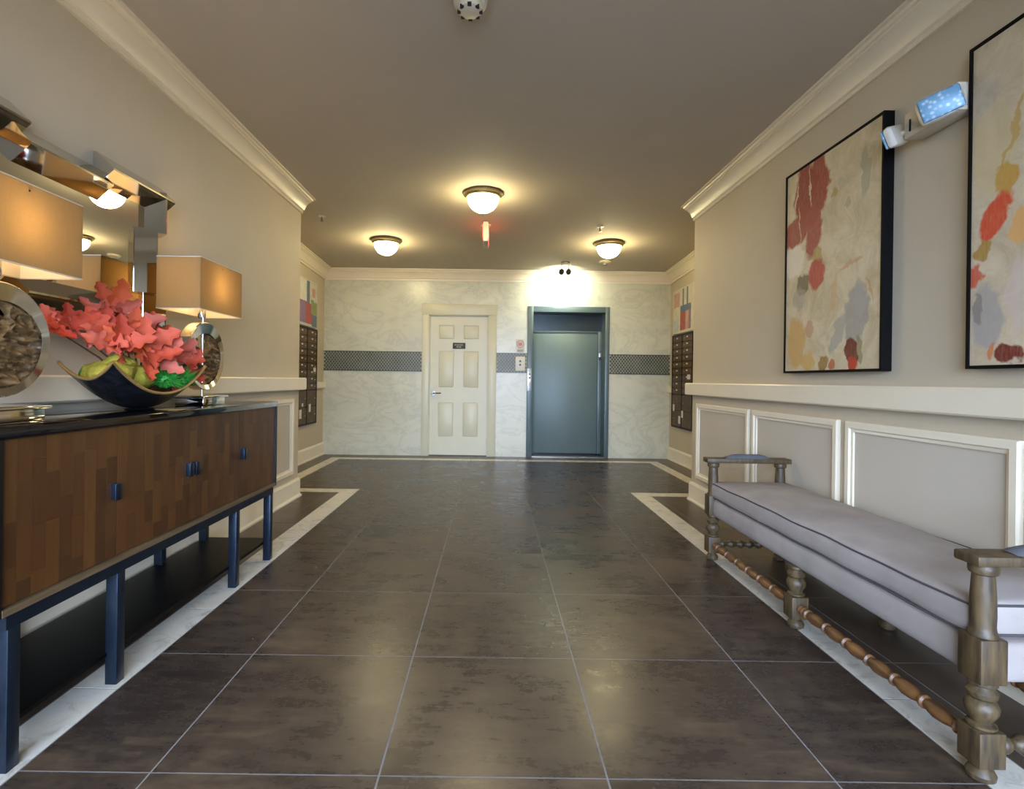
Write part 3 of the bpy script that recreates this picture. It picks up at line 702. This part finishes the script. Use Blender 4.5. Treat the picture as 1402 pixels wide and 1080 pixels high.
# emergency light between them
em = thing('emergency_light', 'twin-head emergency light on the wall between the two paintings', 'emergency light', (XR, 2.14, 2.10))
MB().box(XR-.085, XR-.001, 2.005, 2.268, 2.117, 2.225, .008).build('housing', 'cream_plastic', em)
MB().box(XR-.089, XR-.084, 2.11, 2.22, 2.14, 2.19, .002).build('cover_plate', 'cream_plastic', em)
MB().box(XR-.0895, XR-.084, 2.228, 2.234, 2.14, 2.19).build('test_slot', 'dark_plastic', em)
off = woff(em)
for (c, rot, k) in (((XR-.115, 2.045, 2.155), (R(10), R(-16), R(-40)), 1.25), ((XR-.105, 2.30, 2.145), (R(12), R(20), R(-148)), 1.1)):
    hb = MB().box(off.x-.058*k, off.x+.058*k, off.y-.012, off.y+.03, off.z-.042*k, off.z+.042*k, .018)
    o = hb.build('lamp_head', 'white_plastic', em); o.location = Vector(c)-off; o.rotation_euler = rot
    MB().box(off.x-.052*k, off.x+.052*k, off.y-.022, off.y-.010, off.z-.036*k, off.z+.036*k, .008).build('lens', 'lens_blue', o)
for c, e in (((XR-.06, 2.045, 2.17), (XR-.110, 2.045, 2.158)), ((XR-.06, 2.27, 2.16), (XR-.105, 2.30, 2.147))):
    MB().tube([c, e], .012, 10).build('swivel', 'cream_plastic', em)

# ------------------------------------------------------------------ sideboard
SX0, SX1, SY0, SY1 = -1.705, -1.29, 1.375, 3.165
sb = thing('sideboard', 'long dark walnut sideboard on navy steel legs under the mirror', 'sideboard', ((SX0+SX1)/2, (SY0+SY1)/2, 0))
MB().box(SX0, SX1+.012, SY0, SY1+.004, .895, .925, .002).build('top', 'black_gloss', sb)
MB().box(SX0, SX0+.015, SY0, SY1, .445, .895).box(SX0, SX1+.01, SY0, SY0+.018, .425, .895).box(SX0, SX1+.01, SY1-.018, SY1, .425, .895)\
    .box(SX0+.015, SX1-.025, 2.262, 2.278, .445, .895).build('carcass', 'black_paint', sb)
pm('wood_edge', '#6f5a40', .45, var=.2, scale=20, stretch=(1, .2, 4))
MB().box(SX0, SX1+.012, SY0+.018, SY1-.018, .425, .445).build('bottom_board', 'wood_edge', sb)
me_st = cube.mesh('stave_mesh', 'walnut_stave')
edges = [SY0+.018, 1.83, 2.27, 2.71, SY1-.018]
for i in range(4):
    a, b = edges[i]+.002, edges[i+1]-.002; z0, z1 = .448, .893
    dr = MB().box(SX1-.022, SX1-.003, a, b, z0, z1).build('door', 'wood_edge', sb)
    n = 9; wS = (b-a)/n
    for c_ in range(n):
        cuts = [z0]; zc_ = z0 + random.uniform(.04, .22)
        while zc_ < z1-.05: cuts.append(zc_); zc_ += random.uniform(.10, .24)
        cuts.append(z1)
        for k in range(len(cuts)-1):
            inst('stave', me_st, dr, (SX1-.003, a+c_*wS+.0002, cuts[k]+.0002), (.003+random.uniform(0, .0006), wS-.0004, cuts[k+1]-cuts[k]-.0004))
    hy = b-.022 if i < 2 else a+.022; hz = .672
    MB().box(SX1-.0005, SX1+.026, hy-.004, hy+.0, hz-.028, hz+.028, .001).box(SX1+.022, SX1+.026, hy-.018, hy+.014, hz-.028, hz+.028, .001).build('handle', 'navy_steel', dr)
MB().box(SX0, SX1+.006, SY0+.035, SY0+.06, .385, .425).box(SX0, SX1+.006, SY1-.06, SY1-.035, .385, .425).box(SX1-.03, SX1+.006, SY0+.06, SY1-.06, .385, .425).box(SX0, SX0+.036, SY0+.06, SY1-.06, .385, .425).build('leg_rail', 'navy_steel', sb)
for y in (1.435, 1.85, 2.70, 3.11):
    for x0 in (SX1-.034, SX0+.006): MB().box(x0, x0+.04, y-.02, y+.02, 0, .386, .002).build('leg', 'navy_steel', sb)
MB().box(SX0+.01, SX1-.028, SY0+.04, SY1-.01, .098, .112).build('lower_shelf', 'black_satin', sb)

# ------------------------------------------------------------------ table lamps
def table_lamp(yc, label):
    xc = -1.483; zb = .9255
    t_ = thing('table_lamp', label, 'lamp', (xc, yc, zb), 'pair of table lamps on the sideboard')
    MB().box(xc-.07, xc+.07, yc-.105, yc+.105, zb, zb+.036, .003).box(xc-.082, xc+.082, yc-.12, yc+.12, zb+.036, zb+.046, .003).build('base', 'chrome', t_)
    MB().lathe([(.006, .038), (.006, .50)], (xc+.012, yc-.012, zb), 'Z', 12).build('pole', 'chrome', t_)
    # ring: chrome hoop in the Y-Z plane, with a rough crescent of stone inside it
    rc = Vector((xc, yc, zb+.245)); Ro = .172
    n = 56; vs_ = []; fs = []
    for i in range(n):
        a = 2*math.pi*i/n
        wi = .026 + .030*max(0, math.cos(a-R(100)))            # the hoop is wider over the top
        hx = .030
        for (r, dx) in ((Ro-.004, -hx), (Ro, -hx*.8), (Ro, hx*.8), (Ro-.004, hx), (Ro-wi, hx*.75), (Ro-wi, -hx*.75)):
            vs_.append((rc.x+dx, rc.y+r*math.cos(a), rc.z+r*math.sin(a)))
    for i in range(n):
        j = (i+1) % n
        for k in range(6): fs.append((i*6+k, i*6+(k+1) % 6, j*6+(k+1) % 6, j*6+k))
    MB().add(vs_, fs).build('hoop', 'chrome', t_, angle=30)
    # crescent: outside follows the hoop, inside an off-centre hole; surface roughened into ledges
    n, q = 120, 26; vs_ = []; fs = []
    hole = Vector((-.012, .070)); hr = .058
    for i in range(n):
        a = 2*math.pi*i/n; ca, sa = math.cos(a), math.sin(a)
        wi = .026 + .030*max(0, math.cos(a-R(100))); ro = Ro-wi+.004
        # inner radius along this ray: distance to the hole's far edge
        bq = ca*hole.x + sa*hole.y; disc = bq*bq - (hole.length_squared - hr*hr)
        if disc > 0 and bq+math.sqrt(disc) > 0: ri = bq+math.sqrt(disc)
        else: ri = .004
        ri = min(max(ri, .004), ro-.006)
        for s in (-1, 1):
            for k in range(q):
                r = ri+(ro-ri)*k/(q-1)
                p = Vector((0, r*ca, r*sa))
                led = (.5+.5*math.sin(p.z*210 + p.y*50 + 5*mnoise.noise(p*16)))**1.6
                th = .009 + .016*led + .007*mnoise.noise(p*40+Vector((yc*7, s*3, 0))) + .005*mnoise.noise(p*110)
                if k in (0, q-1): th = .008
                vs_.append((rc.x+s*max(.004, th), rc.y+p.y, rc.z+p.z))
    for i in range(n):
        j = (i+1) % n
        for k in range(q-1):
            a0, a1, b0, b1 = i*2*q+k, i*2*q+k+1, j*2*q+k, j*2*q+k+1
            fs.append((a0, a1, b1, b0)); fs.append((a0+q, b0+q, b1+q, a1+q))
        fs.append((i*2*q, j*2*q, j*2*q+q, i*2*q+q)); fs.append((i*2*q+q-1, i*2*q+2*q-1, j*2*q+2*q-1, j*2*q+q-1))
    MB().add(vs_, fs).build('stone_crescent', 'stone_rough', t_, angle=60)
    # shade: four thin walls open at top and bottom
    sx, sy, s0, s1, th = .104, .205, 1.388, 1.632, .003
    so = MB()
    so.box(xc-sx, xc-sx+th, yc-sy, yc+sy, s0, s1).box(xc+sx-th, xc+sx, yc-sy, yc+sy, s0, s1).box(xc-sx+th, xc+sx-th, yc-sy, yc-sy+th, s0, s1).box(xc-sx+th, xc+sx-th, yc+sy-th, yc+sy, s0, s1)
    # one skin only for the translucent cloth
    sk = MB(); P = [(xc-sx, yc-sy), (xc+sx, yc-sy), (xc+sx, yc+sy), (xc-sx, yc+sy)]
    sk.add([(a, b, s0) for a, b in P] + [(a, b, s1) for a, b in P], [(i, (i+1) % 4, 4+(i+1) % 4, 4+i) for i in range(4)])
    sh = sk.build('shade', 'shade_linen', t_)
    lk = MB(); e_ = .004; Q = [(xc-sx+e_, yc-sy+e_), (xc+sx-e_, yc-sy+e_), (xc+sx-e_, yc+sy-e_), (xc-sx+e_, yc+sy-e_)]
    lk.add([(a, b, s0+.001) for a, b in Q] + [(a, b, s1-.001) for a, b in Q], [(i, (i+1) % 4, 4+(i+1) % 4, 4+i) for i in range(4)]).build('shade_lining', 'shade_lining', sh)
    for z in (s0, s1): MB().tube([(a, b, z) for a, b in P], .0022, 6, closed=True).build('shade_wire', 'cream_plastic', sh)
    MB().tube([(xc-sx, yc, s1-.02), (xc+sx, yc, s1-.02)], .003).lathe([(.012, s1-.03), (.012, s1-.015)], (xc, yc, 0), 'Z', 12).build('spider', 'chrome', sh)
    MB().lathe([(.016, .0), (.019, .01), (.019, .05), (.014, .055)], (xc, yc, zb+.435), 'Z', 16).build('socket', 'chrome', t_)
    MB().sphere((xc, yc, zb+.535), .034, 2, (1, 1, 1.25)).build('bulb', 'bulb_glass', t_)
    light('bulb_light', 'POINT', (xc, yc, zb+.60), LAMP_W, (1.0, .70, .36), t_, shadow_soft_size=.03)
table_lamp(1.572, 'box-shaded table lamp at the left end of the sideboard, partly out of frame')
table_lamp(2.70, 'table lamp with beige box shade at the right end of the sideboard')

# ------------------------------------------------------------------ mirror with stepped mirrored blocks
mr = thing('wall_mirror', 'large mirror with a stepped mirrored frame on the wall above the sideboard', 'mirror', (XL, 2.115, 1.21))
WX = XL+.002
MB().box(WX, WX+.014, 1.57, 2.66, 1.295, 1.955).build('backing', 'picture_black', mr)
MB().box(WX+.014, WX+.020, 1.60, 2.63, 1.32, 1.92).build('mirror_glass', 'mirror_glass', mr)
def block(axis, a, b, outer, inward, depth=.092):
    """triangular mirrored prism. axis Y: runs a..b in Y, outer edge at height outer; axis Z: runs a..b in Z, outer edge at y=outer"""
    wd = .142
    prof = [(WX+.001, outer), (WX+.014, outer), (WX+depth, outer+inward*.072), (WX+depth, outer+inward*.080), (WX+.022, outer+inward*wd), (WX+.001, outer+inward*wd)]
    if axis == 'Y': return MB().prism(prof, 'Y', a, b).build('frame_block', 'mirror_block', mr, angle=10)
    return MB().prism([(x, y) for x, y in prof], 'Z', a, b).build('frame_block', 'mirror_block', mr, angle=10)
for zz, inw in ((1, -1), (0, 1)):
    hi = 2.035 if zz else 1.215; lo = 1.965 if zz else 1.285
    block('Y', 1.49, 1.88, hi, inw); block('Y', 1.88, 2.29, lo, inw); block('Y', 2.29, 2.735, hi, inw)
for yy, inw in ((1, -1), (0, 1)):
    ho = 2.742 if yy else 1.488; li = 2.672 if yy else 1.558
    block('Z', 1.78, 1.985, ho, inw, .090); block('Z', 1.47, 1.78, li, inw, .090); block('Z', 1.265, 1.47, ho, inw, .090)

# ------------------------------------------------------------------ bowl and arrangement
bx, by, bz = -1.485, 2.235, .926
bo = thing('centrepiece_bowl', 'black textured bowl with four upswept corners in the middle of the sideboard', 'bowl', (bx, by, bz))
n = 24; top = []; 
def bowl_z(s, t_): return .118*abs(s)**2.1 + .062*t_*t_ - .012*(1-abs(s))*0
def bowl_p(s, t_, dz=0.0):
    hx = .138*(1-.10*s*s*(1-abs(t_))); hy = .285*(1+.06*abs(t_))
    return (bx+hx*t_, by+hy*s-.05*t_, bz+.004+bowl_z(s, t_)+dz)
vs_ = []; fs = []
for i in range(n+1):
    for j in range(n+1):
        s, t_ = -1+2*i/n, -1+2*j/n; vs_.append(bowl_p(s, t_, .009))
for i in range(n+1):
    for j in range(n+1):
        s, t_ = -1+2*i/n, -1+2*j/n; vs_.append(bowl_p(s, t_))
N2 = (n+1)**2
for i in range(n):
    for j in range(n):
        a = i*(n+1)+j; q = (a, a+1, a+n+2, a+n+1); fs.append(q); fs.append(tuple(N2+k for k in reversed(q)))
MB().add(vs_, fs).build('bowl_body', 'bowl_dark', bo, angle=60)
per = [(-1+2*k/n, -1) for k in range(n)] + [(1, -1+2*k/n) for k in range(n)] + [(1-2*k/n, 1) for k in range(n)] + [(-1, 1-2*k/n) for k in range(n)]
MB().tube([bowl_p(s, t_, .0045) for s, t_ in per], .0058, 8, closed=True).build('bowl_rim', 'bowl_rim', bo)
MB().lathe([(.05, 0), (.06, .003), (.05, .006)], (bx, by, bz), 'Z', 20).build('foot', 'bowl_dark', bo)

ms = thing('moss_clump', 'lumpy yellow-green moss clump in the near end of the bowl', 'moss', (bx+.0, by-.15, bz+.05))
for (dx, dy, dz, r) in ((.035, -.185, .145, .060), (-.045, -.175, .145, .060), (.062, -.105, .135, .058), (-.03, -.095, .155, .060), (.01, -.145, .178, .058), (.01, -.235, .145, .045)):
    MB().sphere((bx+dx, by+dy, bz+dz), r, 3, (1, 1, .85), .25, 6).build('moss_lobe', 'moss', ms)
MB().sphere((bx-.075, by-.205, bz+.14), .030, 2, (.8, .5, 1.1), .1).build('green_leaf', 'leaf_green', ms)
def spiky(c, r, stretch, label, seed, nn=240):
    t_ = thing('spiky_succulent', label, 'plant', (c[0], c[1], c[2]-r*.7), 'spiky green plants in the bowl')
    rng = random.Random(seed); mb = MB(); cv = Vector(c)
    MB().sphere(c, r*.5, 2, stretch).build('plant_core', 'spiky_green', t_)
    for i in range(nn):
        z = rng.uniform(-.5, 1); a = rng.uniform(0, 6.283); q = math.sqrt(1-z*z); d = Vector((q*math.cos(a)*stretch[0], q*math.sin(a)*stretch[1], z*stretch[2]))
        L = r*rng.uniform(.8, 1.22); tip = cv+d*L+Vector((0, 0, rng.uniform(-.1, .1)*r)); ba = cv+d*r*.35
        x = d.cross(Vector((.3, .2, 1))).normalized()*.0036; y = d.cross(x).normalized()*.0036
        mb.add([ba+x, ba-x*.5+y, ba-x*.5-y, tip], [(0, 1, 3), (1, 2, 3), (2, 0, 3)])
    tag(mb.build('needles', 'spiky_green', t_), kind='stuff')
spiky((bx+.085, by+.035, bz+.125), .088, (.9, 1.15, .85), 'larger spiky green plant at the front of the bowl', 1)
spiky((bx+.085, by+.165, bz+.130), .066, (.9, 1, .95), 'smaller spiky green plant near the far tip of the bowl', 2, 180)

cs = thing('coral_leaf_spray', 'spray of artificial coral-red lobed leaves rising from the bowl', 'foliage', (bx, by, bz+.06))
def leaf_mesh(seed):
    rng = random.Random(seed); L = 1.0; mb = MB(); nn = 19; rows_ = []
    for i in range(nn):
        u = i/(nn-1)
        wd = .25*math.sin(math.pi*min(1, .05+u*.95))**.55*(1+.30*math.sin(u*math.pi*7.4+rng.uniform(-.4, .4)))*(1-.12*u)
        if i == 0: wd = .03
        if i == nn-1: wd = .05
        zc_ = -.16*u*u+.05*math.sin(u*6+seed)
        rows_.append([(u*L, -wd, zc_+.10*wd/.3+.03*rng.uniform(-1, 1)), (u*L, -wd*.5, zc_+.015), (u*L, 0, zc_-.02), (u*L, wd*.5, zc_+.015), (u*L, wd, zc_+.10*wd/.3+.03*rng.uniform(-1, 1))])
    V = [p for r_ in rows_ for p in r_]; F = [(i*5+k, i*5+k+1, (i+1)*5+k+1, (i+1)*5+k) for i in range(nn-1) for k in range(4)]
    # give the blade thickness
    nV = len(V); V2 = V + [(a, b, c-.014) for a, b, c in V]; F2 = F + [tuple(nV+i for i in reversed(f)) for f in F]
    return mb.add(V2, F2).mesh('coral_leaf_mesh', 'coral_leaf', angle=80)
LM = [leaf_mesh(k) for k in range(6)]
rng = random.Random(21)
root = Vector((bx, by, bz+.05))
clusters = [((-1.575, 2.20, 1.335), 5, .15), ((-1.55, 2.09, 1.27), 5, .13), ((-1.58, 1.99, 1.245), 5, .13), ((-1.60, 1.93, 1.235), 3, .12), ((-1.49, 2.06, 1.215), 5, .14),
            ((-1.50, 2.20, 1.26), 4, .13), ((-1.49, 2.34, 1.25), 3, .12), ((-1.45, 2.06, 1.175), 5, .14), ((-1.42, 2.15, 1.185), 5, .15), ((-1.43, 2.33, 1.20), 4, .13),
            ((-1.40, 2.14, 1.135), 4, .15), ((-1.39, 2.22, 1.12), 3, .14), ((-1.46, 2.27, 1.20), 4, .14), ((-1.41, 2.39, 1.14), 3, .12), ((-1.41, 2.43, 1.10), 3, .12)]
stems = MB()
for (c, k, L) in clusters:
    c = Vector(c); mid = (root+c)/2 + Vector((0, 0, .03)); pts = [root, mid, c]
    MB().tube(pts, [.004, .0035, .0025], 6).build('stem', 'stem_brown', cs)
    out = (c-root).normalized()
    for i in range(k):
        ang = 2*math.pi*(i+rng.random()*.6)/k
        face = Vector((.78, -.55, .22)).normalized()                 # blades mostly open towards the room
        e1 = face.orthogonal().normalized(); e2 = face.cross(e1)
        d = (e1*math.cos(ang)+e2*math.sin(ang)+out*.6+Vector((0, 0, .12))+face*rng.uniform(-.1, .55)).normalized()
        zax = (face+Vector((rng.uniform(-.5, .5), rng.uniform(-.5, .5), rng.uniform(-.4, .5)))); zax = (zax-d*zax.dot(d)).normalized(); yax = zax.cross(d)
        s = L*rng.uniform(.75, 1.12)
        mw = Matrix((d, yax, zax)).transposed()
        tip = c+d*s
        if tip.x < XL+.10: d = (d+Vector((.9, 0, 0))).normalized(); zax = (zax-d*zax.dot(d)).normalized(); yax = zax.cross(d); mw = Matrix((d, yax, zax)).transposed()
        inst('leaf', LM[rng.randrange(6)], cs, c-d*.01, (s, s, s), mw.to_euler())
MB().tube([(bx+.06, by+.12, bz+.10), (-1.405, 2.44, 1.135), (-1.395, 2.52, 1.13)], [.006, .008, .005], 8).build('dark_twig', 'twig_dark', cs)

# ------------------------------------------------------------------ bench
BX0, BX1, BYs = 1.35, 1.755, (1.45, 2.335, 3.22)
be = thing('upholstered_bench', 'long grey linen bench with turned wooden legs and stretchers by the right wall', 'bench', ((BX0+BX1)/2, 2.335, 0))
foot = [(.004, 0), (.024, 0), (.032, .006), (.034, .018), (.028, .030), (.020, .038), (.019, .048)]
balus = [(.028, .14), (.034, .146), (.034, .152), (.024, .157), (.026, .165), (.037, .185), (.039, .200), (.033, .214), (.026, .220), (.034, .228), (.036, .240), (.028, .250), (.024, .256), (.034, .262), (.034, .272)]
post = [(.030, .388), (.034, .392), (.034, .400), (.030, .406), (.0285, .42), (.0295, .45), (.0285, .50), (.026, .545), (.025, .558), (.032, .562), (.034, .570), (.034, .580), (.030, .588)]
for x in (BX0, BX1):
    for k, y in enumerate(BYs):
        end = k != 1
        mb = MB().lathe(foot, (x, y, 0), 'Z', 22).box(x-.036, x+.036, y-.036, y+.036, .046, .142, .004).lathe(balus, (x, y, 0), 'Z', 22)
        if end: mb.box(x-.037, x+.037, y-.037, y+.037, .270, .392, .005).lathe(post, (x, y, 0), 'Z', 22)
        mb.build('leg', 'stained_oak', be)
for y in (BYs[0], BYs[2]):
    ar = MB().box(BX0-.05, BX1+.05, y-.040, y+.040, .588, .616, .006).build('armrest', 'stained_oak', be)
    pad = MB(); P_ = []
    nn = 14; vs_ = []; fs = []
    for i in range(nn+1):
        u = -1+2*i/nn; hgt = .022*(1-abs(u)**4)+.003; wd = .036*(1-.25*abs(u)**6)
        for j in range(9):
            w_ = -1+2*j/8; vs_.append(((BX0+BX1)/2+u*.135, y+w_*wd, .6155+hgt*(1-w_*w_*.8) if abs(w_) < 1 else .6155))
    for i in range(nn):
        for j in range(8): a = i*9+j; fs.append((a, a+1, a+10, a+9))
    MB().add(vs_, fs).build('arm_pad', 'pad_blue', ar, angle=60)
def turned(L, n_rep):
    """bobbin profile along a length"""
    prof = [(.016, 0), (.020, .012), (.014, .022), (.021, .034), (.014, .046)]
    a = .046; b = L-.046; seg = (b-a)/n_rep
    for i in range(n_rep):
        s0 = a+i*seg
        for f, r in ((.05, .015), (.12, .0165), (.3, .0215), (.5, .0235), (.68, .020), (.80, .0155), (.84, .0145), (.88, .0215), (.93, .0215), (.97, .0145)):
            prof.append((r, s0+f*seg))
    prof += [(.014, L-.046), (.021, L-.034), (.014, L-.022), (.020, L-.012), (.016, L)]
    return prof
zs_ = .094
for x in (BX0, BX1):
    for k in range(2):
        y0 = BYs[k]+.034; L = BYs[k+1]-BYs[k]-.068
        MB().lathe(turned(L, 6), (x, y0, zs_), 'Y', 16).build('stretcher', 'walnut_turned', be)
for y in (BYs[0], BYs[2]):
    x0 = BX0+.034; L = BX1-BX0-.068; prof = [(.018, 0)] + [(.019+.006*math.sin(i*.9), .01+i*(L-.02)/40) for i in range(41)] + [(.018, L)]
    MB().lathe(prof, (x0, y, zs_), 'X', 14).build('side_stretcher', 'stained_oak', be)
def soft_box(x0, x1, y0, y1, z0, z1, r, puff, nx=10, ny=40, nz=5, wob=.003):
    bm = bmesh.new(); bmesh.ops.create_cube(bm, size=2)
    mb = MB(); vs_ = {}; V = []; F = []
    def key(p): return tuple(round(q, 5) for q in p)
    def vert(a, b, c):
        k_ = key((a, b, c))
        if k_ in vs_: return vs_[k_]
        cx, cy, cz = (x0+x1)/2, (y0+y1)/2, (z0+z1)/2; hx, hy, hz_ = (x1-x0)/2, (y1-y0)/2, (z1-z0)/2
        p = Vector((a*hx, b*hy, c*hz_)); q = Vector((max(-hx+r, min(hx-r, p.x)), max(-hy+r, min(hy-r, p.y)), max(-hz_+r, min(hz_-r, p.z))))
        d = p-q
        if d.length > 1e-6: p = q + d.normalized()*r
        p.z += puff*(1-a*a)*(1-abs(b)**6)*(1 if c > 0 else 0)*abs(c)
        p.x += (.006*(1-c*c))*(1 if a > 0 else -1)*abs(a)
        p += Vector((1, 0, 1))*wob*mnoise.noise(Vector((p.x*3, (p.y+cy)*4.5, p.z*6)))
        V.append((cx+p.x, cy+p.y, cz+p.z)); vs_[k_] = len(V)-1; return vs_[k_]
    bm.free()
    gr = {'x': [-1+2*i/nx for i in range(nx+1)], 'y': [-1+2*i/ny for i in range(ny+1)], 'z': [-1+2*i/nz for i in range(nz+1)]}
    def easing(g): return [math.copysign(1-(1-abs(q))**1.4, q) for q in g]
    for g in gr: gr[g] = easing(gr[g])
    for s in (-1, 1):
        for A, B, mk in (('x', 'y', lambda a, b: (a, b, s)), ('y', 'z', lambda a, b: (s, a, b)), ('x', 'z', lambda a, b: (a, s, b))):
            for i in range(len(gr[A])-1):
                for j in range(len(gr[B])-1):
                    F.append(tuple(vert(*mk(gr[A][p], gr[B][q])) for p, q in ((i, j), (i+1, j), (i+1, j+1), (i, j+1))))
    return mb.add(V, F)
soft_box(BX0-.006, 1.79, BYs[0]-.012, BYs[2]+.03, .262, .372, .018, 0, wob=.001).build('seat_apron', 'linen', be, angle=60)
cu = soft_box(BX0-.010, 1.792, BYs[0]+.02, BYs[2]+.01, .374, .470, .016, .024, 14, 60, 5, .005).build('seat_cushion', 'linen', be, angle=60)
for z in (.381, .462):
    a, b, c_, d = BX0-.013, 1.795, BYs[0]+.017, BYs[2]+.013; k = .014
    pts = []
    for (p, q), (p2, q2) in (((a, c_), (b, c_)), ((b, c_), (b, d)), ((b, d), (a, d)), ((a, d), (a, c_))):
        m_ = 30 if abs(q2-q) > 1 else 8
        for i in range(m_):
            f = i/m_; yy = q+(q2-q)*f; pts.append((p+(p2-p)*f, yy, z+.005*mnoise.noise(Vector((p*3, yy*4.5, 1)))))
    MB().tube(pts, .0034, 6, closed=True).build('piping', 'piping_dark', cu)
